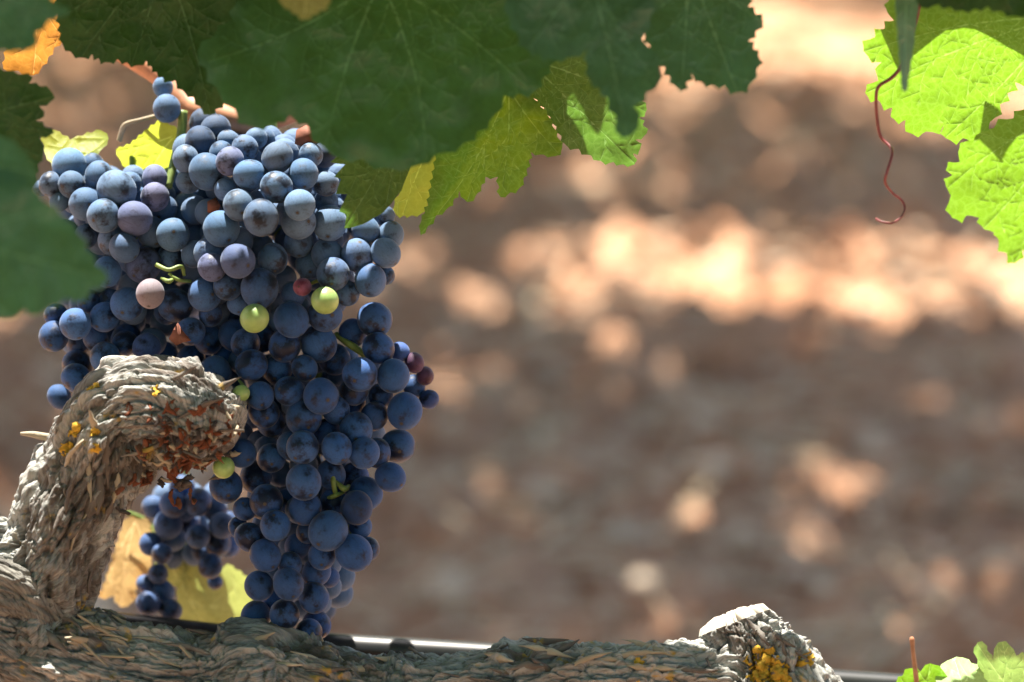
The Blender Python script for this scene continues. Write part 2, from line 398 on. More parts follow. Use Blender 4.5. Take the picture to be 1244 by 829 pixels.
# unseen leaves added over vine and path for shade, with gaps for sunlit spots
LIT = [(170,215,150,60),(310,170,85,40),(1150,90,105,80),(1225,230,50,80),(890,745,50,20),(540,797,120,12),(150,760,150,20),
       (1170,815,90,15),(1060,822,60,10),(460,300,25,30),(505,450,25,25),(130,450,60,20),(258,730,22,25),(720,795,60,12)]
mb = MB(); n = 0
ground_canopy(mb, -1.5, 1.5, -.5, .78, 2.0, g, 1.18, 1.6)
for _ in range(2600):
    x, y, d = g.uniform(-150, 1400), g.uniform(-150, 830), g.uniform(1.0, 1.36)
    size = g.uniform(.05, .10); rp = size*.62*1.25*FPX/1.2; t = g.uniform(.1, .55); p = P(x, y, d)+S*t; px, py, _d = to_px(p)
    if py+rp > -10 or py < -560: continue
    hit = False
    for k in range(40):                # the sun line below the leaf must miss the spots the sun reaches
        qx, qy, qd = to_px(p-S*(k*.012+.04))
        if (1.12 if qx > 1000 else 1.16) < qd < 1.36 and any(abs(qx-a) < c_+rp*(.8 if a > 1000 else .55) and abs(qy-b) < e+6 for (a, b, c_, e) in LIT): hit = True; break
    if hit: continue
    mb.add(simple_leaf(p, (g.gauss(0, .5), g.gauss(0, .5), 1), size*1.25, g)); n += 1
g21 = random.Random(21)  # single unseen leaves added to drop shade on chosen leaves below
for (x, y, d, sz) in ((1120,-95,1.165,.075),(1200,-100,1.161,.08),(1290,-95,1.163,.08),(1190,-60,1.153,.05),(1165,-140,1.245,.04),(635,-125,1.22,.055),(560,-130,1.235,.08),(520,-150,1.24,.09),(650,-170,1.25,.045)): mb.add(simple_leaf(P(x, y, d-.005), (0, .1, 1), sz, g21))
print('canopy leaves', n)
tag(mb.build('shade_foliage', [M['canopy']]), 'unseen upper leaves added over the near vine and path for shade', 'foliage', kind='stuff')

# ------------------------------------------------------------------ old wood
def limb(pts, nS, nT, seed, plate=.0022, knob=.004, fib=.0010, cut_end=False, cell=.0065, stretch=4.5):
    """pts: (x, y, depth, radius px) -> bark covered limb; returns verts, quads, uv"""
    a = catmull(pts, nS); c = Pn(a[:, 0], a[:, 1], a[:, 2]); r = a[:, 3]*a[:, 2]/FPX
    t, N, B = frames(c); s = np.concatenate(([0], np.cumsum(np.linalg.norm(np.diff(c, axis=0), axis=1))))
    th = np.arange(nT)/nT*2*np.pi
    T, Sg = np.meshgrid(th, s); Rg = np.repeat(r[:, None], nT, 1)
    tw = Sg*1.5
    cyl = np.stack((np.cos(T+tw)*Rg, np.sin(T+tw)*Rg, Sg), -1).reshape(-1, 3)
    warp = np.stack([fbm(cyl*60, 3, seed+e*5)-.5 for e in range(3)], -1)*np.array((.0045, .0045, .018))
    qd = cyl+warp
    k1 = fbm(cyl*28, 2, seed+1)-.5
    def groove(sc, st, k, sharp):
        n_ = fbm(qd/np.array((sc, sc, sc*st)), 3, seed+k); return np.clip(np.abs(2*n_-1)*sharp, 0, 1)**.55
    A = groove(cell*1.25, 8, 3, 6.5); B_ = groove(cell*.45, 7, 13, 3.6)
    g1, g2, cj = worley(qd/np.array((cell*.8, cell*.8, cell*2.0)), seed+50); W_ = np.clip((g2-g1)*5, 0, 1)**.6*(.5+.5*cj)
    lay = fbm(qd/np.array((cell*1.5, cell*1.5, cell*6)), 4, seed+23)*9+.35*fbm(qd/.0016, 3, seed+33); fl = np.floor(lay); terr = fl+np.clip((lay-fl)*7, 0, 1)*.9+(lay-fl)*.1
    fb = fbm(qd/np.array((.0011, .0011, .014)), 3, seed+7); rd = 1-np.abs(2*fb-1)
    k2 = fbm(cyl*70, 2, seed+61)-.5
    disp = k1*2*knob+k2*knob*1.1+plate*1.8*(A-.75)+plate*.75*(B_-.7)+plate*1.15*(W_-.6)+plate*.36*(terr-4.5)+fib*.8*(rd-.5)+.0008*(fbm(cyl/.0022, 3, seed+90)-.5)+plate*1.1*(np.abs(2*fbm(qd*np.array((190, 190, 120)), 3, seed+71)-1)-.3)
    global LAYER
    LAYER = (h3(fl.astype(np.int64), np.floor(cyl[:, 2]/.02).astype(np.int64)*0, fl.astype(np.int64)*0, seed)*.45+.55*np.clip((terr-2.2)/4.2, 0, 1))
    disp = disp.reshape(nS, nT)
    # taper displacement where the limb closes
    prof = Rg+disp
    if not cut_end:
        u = np.clip((s[-1]-s)/(r[-1]*1.0), 0, 1); prof = prof*np.sqrt(np.clip(1-(1-u)**2, 0.0004, 1))[:, None]
    v = c[:, None]+prof[..., None]*(np.cos(T)[..., None]*N[:, None]+np.sin(T)[..., None]*B[:, None])
    if cut_end:
        v = v
    i = np.arange(nS*nT).reshape(nS, nT); j = np.roll(i, -1, 1)
    F = np.stack((i[:-1], j[:-1], j[1:], i[1:]), -1).reshape(-1, 4)
    uv = np.stack((T*Rg*100, Sg*100), -1).reshape(-1, 2)
    return v.reshape(-1, 3), F, uv, (v[-1], c[-1], t[-1])
def limb_obj(name, pts, nS, nT, seed, mat, parent, **kw):
    v, F, uv, end = limb(pts, nS, nT, seed, **kw)
    o = mesh_obj(name, v, F, mat); l = o.data.uv_layers.new(name='UVMap')
    li = np.empty(len(o.data.loops), np.int32); o.data.loops.foreach_get('vertex_index', li)
    l.data.foreach_set('uv', uv[li].ravel())
    at = o.data.attributes.new('layer', 'FLOAT', 'POINT'); at.data.foreach_set('value', LAYER.astype(np.float32))
    attach(o, parent)
    return o, v, F, end
wood = empty('grapevine', P(400, 840, 1.22))
tag(wood, 'gnarled old grapevine arm with peeling grey bark running along the bottom', 'grapevine')
surf = {}; faces_of = {}
def reg(key, v, F):
    vn = np.zeros_like(v); fn = np.cross(v[F[:, 1]]-v[F[:, 0]], v[F[:, 3]]-v[F[:, 0]])
    for k in range(4): np.add.at(vn, F[:, k], fn)
    vn /= np.linalg.norm(vn, axis=1)[:, None]+1e-12
    cx = v-CPn
    # make the normals point outwards: compare with the mean direction
    x, y, d = to_px_n(v); vn *= np.sign(np.mean(vn[d < np.percentile(d, 8)] @ (CPn-v.mean(0)))); surf[key] = (v, vn, x, y, d); faces_of[key] = F
D0 = 1.225
_, v, F, _e = limb_obj('cordon', [(-140,715,D0,80),(-40,760,D0,78),(50,800,D0,70),(150,826,D0,64),(250,838,D0,63),(310,836,D0,70),(380,854,D0,64),(470,872,D0,60),(560,862,D0,56),(680,850,D0,58),(800,848,D0,60),(880,858,D0,66),(960,885,D0,64),(1040,930,D0,55)], 760, 330, 3, M['bark'], wood, plate=.0030, knob=.0055); reg('cordon', v, F)
_, v, F, _e = limb_obj('spur', [(20,810,D0,72),(42,740,D0,66),(66,676,D0-.002,57),(90,615,D0-.003,54),(120,558,D0-.004,57),(152,515,D0-.006,62),(195,500,D0-.010,64),(238,512,D0-.014,54),(268,528,D0-.016,40),(285,540,D0-.017,26)], 420, 340, 17, M['bark'], wood, plate=.0024, knob=.005); reg('spur', v, F)
_, v, F, _e = limb_obj('knot', [(-70,700,D0,34),(-15,672,D0-.002,34),(35,668,D0-.004,34),(78,700,D0-.004,28),(100,740,D0,20)], 190, 190, 29, M['bark'], wood, plate=.002, knob=.005); reg('knot', v, F)
_, v, F, _e = limb_obj('knot', [(-80,690,D0-.014,34),(-20,706,D0-.018,38),(20,722,D0-.018,34),(56,748,D0-.012,24),(90,775,D0,18)], 190, 190, 37, M['bark_dark'], wood, plate=.0015, knob=.004); reg('knot2', v, F)
_, v, F, _e = limb_obj('knot', [(300,850,D0-.012,60),(322,815,D0-.015,46),(338,795,D0-.016,28)], 150, 170, 43, M['bark'], wood, plate=.0024, knob=.007); reg('knot3', v, F)
# pruned stub with a bleached slanting cut
_, v, F, e = limb_obj('stub', [(962,900,D0-.004,84),(940,850,D0-.004,76),(918,808,D0-.002,60),(900,775,D0,46),(893,757,D0+.001,38)], 190, 260, 61, M['bark'], wood, cut_end=True, plate=.0028, knob=.005); reg('stub', v, F)
ring, cc, tt = e
rings = [ring]
for k, (s_, up) in enumerate(((.9, .0025), (.72, .0035), (.5, .0045), (.28, .0038), (.08, .003))):
    rr = cc+(ring-cc)*s_+tt*up; rr = rr+(fbm(rr*320, 3, 5)[:, None]-.5)*tt*.005; rings.append(rr)
vv = np.concatenate(rings); nT = len(ring); fi = []
for k in range(len(rings)-1):
    for j in range(nT): fi.append([k*nT+j, k*nT+(j+1) % nT, (k+1)*nT+(j+1) % nT, (k+1)*nT+j])
fi.append([(len(rings)-1)*nT+j for j in range(nT)])
attach(mesh_obj('cut_face', vv, fi, M['cutwood']), wood)
attach(MB().build('x', []) if False else mesh_obj('twig', *px_tube([(75,533,1.222,5),(55,531,1.220,5),(40,528,1.219,4),(25,527,1.219,2)], 20, 8), M['bark_pale']), wood)

def near(key, x, y, rad):
    v, vn, px, py, d = surf[key]; m = (px-x)**2+(py-y)**2 < rad*rad
    if not m.any(): m = (px-x)**2+(py-y)**2 < (rad*4)**2
    i = np.where(m)[0]; return v[i[np.argmin(d[i])]]
def front_pts(key, x, y, rad, n, g):
    out = []
    for _ in range(n):
        a, r = g.uniform(0, 6.28), rad*math.sqrt(g.random())
        out.append(Vector(near(key, x+math.cos(a)*r, y+math.sin(a)*r, 3)))
    return out
toC = (CAMP-P(600, 700, 1.2)).normalized()
# peeling strips and flakes
def strip(p, dirv, L, wd, lift, g, curl=.3, nrm=None):
    nrm = Vector(nrm) if nrm is not None else toC
    if nrm.dot(toC) < 0: nrm = -nrm
    dirv = Vector(dirv); dirv = (dirv-nrm*dirv.dot(nrm)).normalized(); side = dirv.cross(nrm).normalized()
    n = 10; v = []; f = []; tw = g.uniform(-.5, .5)
    for i in range(n):
        t = i/(n-1); env = max(.06, min(1, 3.2*t)*min(1, 2.6*(1-t))**.8); w1, w2 = wd*env*g.uniform(.45, 1), wd*env*g.uniform(.45, 1)
        c = Vector(p)+dirv*L*(t-.4)+nrm*(lift*(max(0, t-.35)**1.5)*1.8-.0004)+side*math.sin(t*3+L*900)*L*.05
        nn = (nrm+side*tw*t).normalized(); ss = dirv.cross(nn).normalized()
        for th_ in (0, -.0007):
            v.append(list(c-ss*w1*.5+nn*(th_-curl*wd*.3))); v.append(list(c+nn*(th_+g.uniform(0, .0004)))); v.append(list(c+ss*w2*.5+nn*(th_-curl*wd*.3)))
    for i in range(n-1):
        a, b = i*6, (i+1)*6
        for k in range(2):
            f += [[a+k, a+k+1, b+k+1, b+k], [a+4+k, a+3+k, b+3+k, b+4+k]]
        f += [[a, b, b+3, a+3], [a+2, a+5, b+5, b+2]]
    f += [[0, 3, 4, 1], [1, 4, 5, 2]]; e = (n-1)*6; f += [[e, e+1, e+4, e+3], [e+1, e+2, e+5, e+4]]
    return v, f
g = random.Random(5); pb = MB(); hx = CR @ Vector((1, 0, 0)); hy = CR @ Vector((0, 1, 0))
for (key, n, x0, x1, y0, y1, ang, mi) in (('cordon', 34, 0, 840, 700, 829, -.12, 0), ('cordon', 22, 90, 250, 740, 800, -.22, 1), ('cordon', 14, 250, 850, 775, 815, .05, 1), ('stub', 8, 850, 1000, 750, 829, -1.0, 0), ('spur', 14, 50, 170, 480, 720, 1.35, 0), ('spur', 5, 60, 160, 450, 700, 1.3, 1), ('spur', 10, 140, 280, 455, 560, .5, 0)):
    v, vn, px, py, d = surf[key]
    for _ in range(n):
        x = g.uniform(x0, x1); y = g.uniform(y0, y1)
        m_ = (np.abs(px-x) < 4) & (np.abs(py-y) < 4)
        if not m_.any(): continue
        i = np.where(m_)[0]; p = v[i[np.argmin(d[i])]]
        a = ang+g.gauss(0, .22)
        if key == 'cordon' and x < 260: a -= .35*(1-x/260)
        pb.add(strip(p, hx*math.cos(a)+hy*math.sin(a), g.uniform(.008, .030), g.uniform(.0016, .0045), g.uniform(.0003, .0022), g, .25, vn[i[np.argmin(d[i])]]), mi)
pb.build('peeling_bark', [M['bark'], M['bark_pale']], wood)
rb = MB()
for _ in range(170):
    x, y = g.gauss(228, 38), g.gauss(555, 32)
    if y < 455+abs(x-200)*.1: continue
    x = min(max(x, 150), 292)
    v, vn, px, py, d = surf['spur']; m_ = (np.abs(px-x) < 5) & (np.abs(py-y) < 5)
    if m_.any(): i = np.where(m_)[0]; p = v[i[np.argmin(d[i])]]
    elif y < 625 and g.random() < .5 and x < 285-(y-560)*.9: p = np.array(P(x, y, D0-.012))
    else: continue
    a = g.gauss(-1.0, .9)
    rb.add(strip(p, hx*math.cos(a)+hy*math.sin(a), g.uniform(.004, .009), g.uniform(.002, .0050), g.uniform(.001, .0035), g, .6, (toC+Vector((g.gauss(0, .5), g.gauss(0, .3), g.gauss(0, .5)))).normalized()), 0 if g.random() < .6 else (2 if g.random() < .6 else 1))
o = rb.build('shredded_bark', [M['bark_red'], M['bark_pale'], M['bark_dark']], wood); o['label'] = 'reddish shredded bark under the spur head'
# lichen
def lichen_patch(key, x, y, rad, n, g):
    """thin lobed crust lying on the bark"""
    v, vn, px, py, d = surf[key]; F = faces_of[key]; to = CPn-v.mean(0); k = int(x+y)
    q = v/.0045; ang = np.arctan2(py-y, px-x); r = np.hypot(px-x, py-y)
    keep = (r < rad*1.5*(.35+.9*fbm(q, 3, k))) & ((vn @ to) > 0) & (fbm(v/.0016, 2, k+3) > .33)
    fs = F[keep[F].all(1)]
    if not len(fs): return
    par = {}
    def find(i):
        while par.setdefault(i, i) != i: par[i] = par[par[i]]; i = par[i]
        return i
    for q_ in fs.tolist():
        for i in q_[1:]: par[find(i)] = find(q_[0])
    roots = np.array([find(q_[0]) for q_ in fs.tolist()]); val, cn = np.unique(roots, return_counts=True); fs = fs[roots == val[np.argmax(cn)]]
    u, inv = np.unique(fs, return_inverse=True); h = .0004+.0011*np.abs(2*fbm(v[u]/.0016, 3, k+5)-1)*2
    mesh_o = mesh_obj('lichen_patch', v[u]+vn[u]*h[:, None], inv.reshape(-1, 4), M['lichen']); attach(mesh_o, wood)
for a in (('stub', 928, 806, 17, 130), ('stub', 970, 803, 14, 90), ('stub', 938, 825, 22, 110), ('stub', 862, 822, 5, 14), ('cordon', 777, 809, 9, 36), ('cordon', 772, 826, 6, 16), ('spur', 87, 520, 9, 26), ('spur', 82, 545, 8, 26), ('spur', 115, 525, 6, 14), ('spur', 112, 470, 9, 22), ('spur', 190, 475, 6, 10), ('spur', 116, 543, 5, 8)): lichen_patch(*a, g)

# irrigation pipe behind the old wood
pp = [(-80,745,1.30,17),(60,756,1.30,17),(135,760,1.30,17),(280,776,1.30,17),(400,787,1.30,18),(640,802,1.30,18),(1010,831,1.30,18),(1330,850,1.30,17)]
tag(mesh_obj('irrigation_pipe', *px_tube(pp, 80, 24), M['pipe'], origin=P(640, 809, 1.30)), 'glossy black irrigation pipe running level behind the old vine wood', 'pipe')

# ------------------------------------------------------------------ grapes
def grape_mesh(name, mat, seed):
    bm = bmesh.new(); bmesh.ops.create_uvsphere(bm, u_segments=36, v_segments=22, radius=1)
    for p in bm.verts:
        v = p.co.copy(); v.z *= 1.05
        n_ = .015*math.sin(v.x*2.1+seed)+.012*math.sin(v.y*2.7+seed*2)
        v *= 1+n_
        p.co = v
    me = bpy.data.meshes.new(name); bm.to_mesh(me); bm.free(); me.materials.append(mat)
    me.polygons.foreach_set('use_smooth', [True]*len(me.polygons)); return me
GM = [grape_mesh('grape', M['grape'], k) for k in range(4)]
GG, GR, GP = grape_mesh('grape', M['green'], 7), grape_mesh('grape', M['red'], 8), grape_mesh('grape', M['rose'], 9)
Z5 = (0, 180, 3.455); Z6 = (240, 180, 3.455); Z7 = (240, 380, 3.455); Z8 = (0, 400, 3.455); Z9 = (230, 570, 3.2); ZB = (0, 580, 3.328)
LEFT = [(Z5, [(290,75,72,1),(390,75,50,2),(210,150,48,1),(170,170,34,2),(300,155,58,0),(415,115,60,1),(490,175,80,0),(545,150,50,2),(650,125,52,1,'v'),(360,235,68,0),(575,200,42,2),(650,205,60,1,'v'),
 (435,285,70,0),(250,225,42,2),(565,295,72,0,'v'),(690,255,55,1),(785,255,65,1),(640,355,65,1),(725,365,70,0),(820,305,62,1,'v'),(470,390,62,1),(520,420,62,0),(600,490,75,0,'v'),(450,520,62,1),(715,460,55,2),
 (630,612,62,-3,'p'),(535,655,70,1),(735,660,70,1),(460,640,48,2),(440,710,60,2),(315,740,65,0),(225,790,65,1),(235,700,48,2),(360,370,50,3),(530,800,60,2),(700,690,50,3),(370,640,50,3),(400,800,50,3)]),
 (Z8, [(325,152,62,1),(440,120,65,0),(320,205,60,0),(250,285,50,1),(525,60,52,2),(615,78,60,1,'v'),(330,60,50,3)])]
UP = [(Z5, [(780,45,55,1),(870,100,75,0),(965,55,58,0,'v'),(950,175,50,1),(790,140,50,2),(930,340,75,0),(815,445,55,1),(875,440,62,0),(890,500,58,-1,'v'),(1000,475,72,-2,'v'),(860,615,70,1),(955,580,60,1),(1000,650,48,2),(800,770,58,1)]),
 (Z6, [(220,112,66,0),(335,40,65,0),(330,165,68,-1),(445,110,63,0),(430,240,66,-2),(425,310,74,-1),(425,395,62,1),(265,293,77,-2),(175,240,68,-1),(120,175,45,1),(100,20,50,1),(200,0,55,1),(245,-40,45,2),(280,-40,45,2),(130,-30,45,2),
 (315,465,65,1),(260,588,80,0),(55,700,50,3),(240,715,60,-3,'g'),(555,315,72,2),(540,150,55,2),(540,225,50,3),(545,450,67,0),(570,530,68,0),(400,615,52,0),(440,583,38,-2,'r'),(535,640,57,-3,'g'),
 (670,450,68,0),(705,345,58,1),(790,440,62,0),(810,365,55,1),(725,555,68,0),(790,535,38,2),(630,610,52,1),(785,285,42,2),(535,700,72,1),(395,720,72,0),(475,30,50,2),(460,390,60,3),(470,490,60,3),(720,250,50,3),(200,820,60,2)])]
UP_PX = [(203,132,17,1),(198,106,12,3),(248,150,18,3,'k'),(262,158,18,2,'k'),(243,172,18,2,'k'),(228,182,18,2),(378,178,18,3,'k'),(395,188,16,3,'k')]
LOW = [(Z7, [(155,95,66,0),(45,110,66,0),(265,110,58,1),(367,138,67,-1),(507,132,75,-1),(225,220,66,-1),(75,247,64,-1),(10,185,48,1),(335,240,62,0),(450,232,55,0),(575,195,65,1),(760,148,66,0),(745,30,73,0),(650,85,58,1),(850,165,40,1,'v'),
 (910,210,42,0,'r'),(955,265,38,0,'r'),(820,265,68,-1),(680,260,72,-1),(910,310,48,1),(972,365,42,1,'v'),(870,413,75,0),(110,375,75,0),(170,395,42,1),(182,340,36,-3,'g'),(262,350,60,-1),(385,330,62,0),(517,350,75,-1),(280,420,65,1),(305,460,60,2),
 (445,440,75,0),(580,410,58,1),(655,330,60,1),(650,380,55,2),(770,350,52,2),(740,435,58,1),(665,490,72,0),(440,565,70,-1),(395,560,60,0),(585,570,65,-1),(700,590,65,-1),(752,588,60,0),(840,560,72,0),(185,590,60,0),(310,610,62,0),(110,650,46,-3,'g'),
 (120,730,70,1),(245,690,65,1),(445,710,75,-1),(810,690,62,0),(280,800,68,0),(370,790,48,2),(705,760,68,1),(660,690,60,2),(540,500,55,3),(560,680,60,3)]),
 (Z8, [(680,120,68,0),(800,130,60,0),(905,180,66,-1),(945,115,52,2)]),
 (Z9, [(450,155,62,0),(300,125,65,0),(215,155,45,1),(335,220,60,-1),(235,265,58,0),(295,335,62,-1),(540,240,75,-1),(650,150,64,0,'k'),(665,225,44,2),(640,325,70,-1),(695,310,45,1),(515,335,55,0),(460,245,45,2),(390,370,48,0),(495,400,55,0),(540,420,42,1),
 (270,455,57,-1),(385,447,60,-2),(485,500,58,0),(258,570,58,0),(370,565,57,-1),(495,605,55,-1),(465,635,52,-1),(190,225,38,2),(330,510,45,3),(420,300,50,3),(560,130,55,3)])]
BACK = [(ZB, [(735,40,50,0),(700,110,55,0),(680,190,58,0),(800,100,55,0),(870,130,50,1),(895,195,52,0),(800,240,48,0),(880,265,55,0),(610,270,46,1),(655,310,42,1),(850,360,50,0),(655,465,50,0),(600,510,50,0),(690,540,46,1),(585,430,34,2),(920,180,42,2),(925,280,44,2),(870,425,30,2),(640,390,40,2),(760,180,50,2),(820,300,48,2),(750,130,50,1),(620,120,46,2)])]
def conv(lst):
    out = []
    for (ox, oy, s), items in lst:
        for it in items: out.append((ox+it[0]/s, oy+it[1]/s, it[2]/s, it[3], it[4] if len(it) > 4 else ''))
    return out
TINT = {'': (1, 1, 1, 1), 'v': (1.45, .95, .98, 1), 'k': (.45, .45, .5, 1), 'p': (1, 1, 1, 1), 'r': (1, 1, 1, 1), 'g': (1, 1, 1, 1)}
_b = bmesh.new(); bmesh.ops.create_uvsphere(_b, u_segments=18, v_segments=12, radius=1); SPH = (np.array([p.co for p in _b.verts]), [[p.index for p in q_.verts] for q_ in _b.faces]); _b.free()
placed = []                            # world centre, radius: shared by every bunch so that no grapes intersect
def bunch(items, base, label, org, fill, fillbox, seed, stems, tint0=(1, 1, 1, 1)):
    g = random.Random(seed); root = empty('grape_bunch', org); tag(root, label, 'grapes', 'bunches of dark grapes')
    axis = Vector(org)
    order = sorted(items, key=lambda i: (i[3], g.random()))
    todo = [(x, y, r, l, c, base(x, y)+l*.0045) for x, y, r, l, c in order]
    for _ in range(fill):
        x, y = g.uniform(*fillbox[:2]), g.uniform(*fillbox[2:4])
        if fillbox[4](x, y): todo.append((x, y, g.uniform(15, 18.5), 6, 'f', base(x, y)+g.uniform(.011, .05)))
    cnt = 0; inner = MB()
    for x, y, r, l, c, d in todo:
        r *= 1.015
        ok = False
        for _ in range(90):
            p = P(x, y, d); rr = r*d/FPX
            if all((p-q).length > .90*(rr+s) for q, s in placed[-400:]): ok = True; break
            d += .0012
        if c == 'f':
            if not ok or d > base(x, y)+.075: continue
            placed.append((p, rr)); v_, f_ = SPH; inner.add(((v_*rr+np.array(p)).tolist(), f_)); continue
        if cnt >= 99: print('too many'); continue
        placed.append((p, rr)); cnt += 1
        me = {'g': GG, 'r': GR, 'p': GP}.get(c, GM[g.randrange(4)])
        o = bpy.data.objects.new('grape', me); link(o, root)
        o.location = p-root.location; o.scale = (rr*g.uniform(.96, 1.03), rr*g.uniform(.96, 1.03), rr*g.uniform(.97, 1.05))
        out = (p-(Vector(P(x, y, 1.262))+Vector((0, 0, .01)))).normalized()+Vector((g.gauss(0, .7), g.gauss(0, .5)-.1, g.gauss(-.55, .6)))
        o.rotation_euler = (-out).to_track_quat('Z', 'Y').to_euler()
        t = TINT.get(c, (1, 1, 1, 1)); kb = min(1, max(0, (y-285)/100)) if tint0[0] > .8 else 0; tint = tuple(p_*(1-kb)+q_*kb for p_, q_ in zip(tint0, (.36, .60, .95, .3))); b = g.uniform(.78, 1.18); o.color = (t[0]*b*g.uniform(.92, 1.1)*tint[0], t[1]*b*tint[1], t[2]*b*tint[2], tint[3])  # paler bloom on upper grapes; blue of the shade put into lower ones
        if c == 'g': o['label'] = 'unripe green grape'
        if c == 'r': o['label'] = 'shrivelled red grape'
        if c == 'p': o['label'] = 'half ripe pinkish grape'
    if inner.v: inner.build('grape', [M['grape']], root)['kind'] = 'stuff'
    for st in stems:
        v, f = px_tube(st, 24, 8); attach(mesh_obj('stalk', v, f, M['stem']), root)
    print(label[:30], cnt)
    return root
def ell(xc, yc, wx, wy, d, t):
    return lambda x, y: d-t*math.sqrt(max(0, 1-((x-xc)/wx)**2-((y-yc)/wy)**2))
bu = ell(350, 300, 190, 230, 1.255, .040)
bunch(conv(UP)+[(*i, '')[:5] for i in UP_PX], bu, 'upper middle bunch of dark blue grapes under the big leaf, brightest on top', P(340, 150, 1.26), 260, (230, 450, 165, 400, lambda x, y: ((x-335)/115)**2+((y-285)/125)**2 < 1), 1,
  [[(222,135,1.262,6),(220,165,1.26,6),(212,195,1.255,5.5),(204,228,1.25,5)], [(330,120,1.27,6),(335,250,1.268,6),(350,400,1.268,4)], [(275,285,1.228,2),(283,298,1.222,2.2),(281,308,1.222,1.5)], [(377,345,1.23,2),(388,342,1.226,2.5),(395,355,1.23,2)]], (.92, 1.02, 1.03, .8))
bl_ = ell(150, 320, 150, 190, 1.262, .032)
bunch(conv(LEFT), bl_, 'left hand bunch of grey blue grapes with sunlit tops and one pinkish grape', P(150, 170, 1.27), 260, (75, 240, 215, 420, lambda x, y: y > 215+max(0, 130-x)*.1 and x+y*.1 > 95), 2,
  [[(160,180,1.275,4),(165,300,1.272,4),(150,420,1.272,3)], [(190,322,1.228,3),(205,328,1.224,2.6),(220,324,1.226,3),(224,335,1.228,2)], [(196,338,1.226,2),(205,342,1.222,3),(212,338,1.225,2)], [(205,332,1.224,2),(216,340,1.224,2.4),(232,342,1.23,2)]], (.90, 1.02, 1.04, .8))
blw = ell(375, 560, 165, 240, 1.252, .034)
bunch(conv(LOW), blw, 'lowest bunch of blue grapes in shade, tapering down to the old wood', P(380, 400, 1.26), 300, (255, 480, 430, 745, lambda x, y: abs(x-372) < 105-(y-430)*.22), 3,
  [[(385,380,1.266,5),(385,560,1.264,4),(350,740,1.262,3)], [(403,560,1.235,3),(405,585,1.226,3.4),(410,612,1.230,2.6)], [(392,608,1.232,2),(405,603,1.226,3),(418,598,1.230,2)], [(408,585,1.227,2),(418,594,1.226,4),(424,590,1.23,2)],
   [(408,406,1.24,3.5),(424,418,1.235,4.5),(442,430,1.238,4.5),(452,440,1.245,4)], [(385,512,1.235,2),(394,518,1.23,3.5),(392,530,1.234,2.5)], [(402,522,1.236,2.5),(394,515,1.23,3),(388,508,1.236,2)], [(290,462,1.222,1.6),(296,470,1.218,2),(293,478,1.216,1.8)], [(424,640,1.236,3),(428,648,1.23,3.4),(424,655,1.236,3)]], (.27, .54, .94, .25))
bbk = ell(230, 660, 90, 120, 1.32, .02)
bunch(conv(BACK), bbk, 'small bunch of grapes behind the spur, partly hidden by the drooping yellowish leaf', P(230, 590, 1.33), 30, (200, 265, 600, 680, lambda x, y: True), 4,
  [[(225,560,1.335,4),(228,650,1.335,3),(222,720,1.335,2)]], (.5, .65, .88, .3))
# dry husks caught among the grapes
for k, (pts, lab) in enumerate((([(205,412),(212,398),(216,392),(222,402),(232,414),(222,416),(214,420)], 'crumpled reddish brown dry leaf scrap wedged between grapes above the spur'),
     ([(252,245),(262,240),(268,250),(262,262),(252,258)], 'brown dry scrap wedged between upper grapes'), ([(360,158),(372,152),(392,158),(388,172),(372,180),(358,175)], 'grey purple shrivelled grape skin under the big leaf'))):
    d = 1.222 if k < 1 else 1.23
    ctr = P(sum(p[0] for p in pts)/len(pts), sum(p[1] for p in pts)/len(pts), d-.002)
    v = [list(ctr)]+[list(P(x, y, d+.004*math.sin(i*2.4))) for i, (x, y) in enumerate(pts)]; n = len(pts)
    v2 = [list(Vector(q)-toC*.0007) for q in v]
    f = [[0, i+1, (i+1) % n+1] for i in range(n)]+[[n+1, n+1+(i+1) % n+1, n+1+i+1] for i in range(n)]+[[i+1, n+2+i, n+2+(i+1) % n, (i+1) % n+1] for i in range(n)]
    tag(mesh_obj('dry_scrap', v+v2, f, M['dry'], origin=ctr), lab, 'dry scrap', 'dry scraps among the grapes')

# ------------------------------------------------------------------ leaves
def poly_resample(pts, tooth, th, g):
    """outline with vine-leaf teeth"""
    out = []; n = len(pts); area = sum(pts[i][0]*pts[(i+1) % n][1]-pts[(i+1) % n][0]*pts[i][1] for i in range(n)); sg = 1 if area > 0 else -1
    for i in range(n):
        a, b = Vector(pts[i]), Vector(pts[(i+1) % n]); L = (b-a).length; k = max(1, int(round(L/tooth)))
        nr = Vector(((b-a).y, -(b-a).x)).normalized()*sg
        for j in range(k):
            t0 = j/k; st = (b-a)/k
            jt = g.uniform(.8, 1.2)
            out.append(a+st*j)
            if th > 0 and L > tooth*.8:
                out.append(a+st*(j+.3)+nr*th*.42*jt); out.append(a+st*(j+.62)+nr*th*1.15*jt); out.append(a+st*(j+.82)+nr*th*.42*jt)
            else:
                out.append(a+st*(j+.5)+nr*g.uniform(-.3, .8))
    return out
def inside(p, poly):
    x, y = p; c = False; n = len(poly); j = n-1
    for i in range(n):
        xi, yi = poly[i]; xj, yj = poly[j]
        if (yi > y) != (yj > y) and x < (xj-xi)*(y-yi)/(yj-yi+1e-12)+xi: c = not c
        j = i
    return c
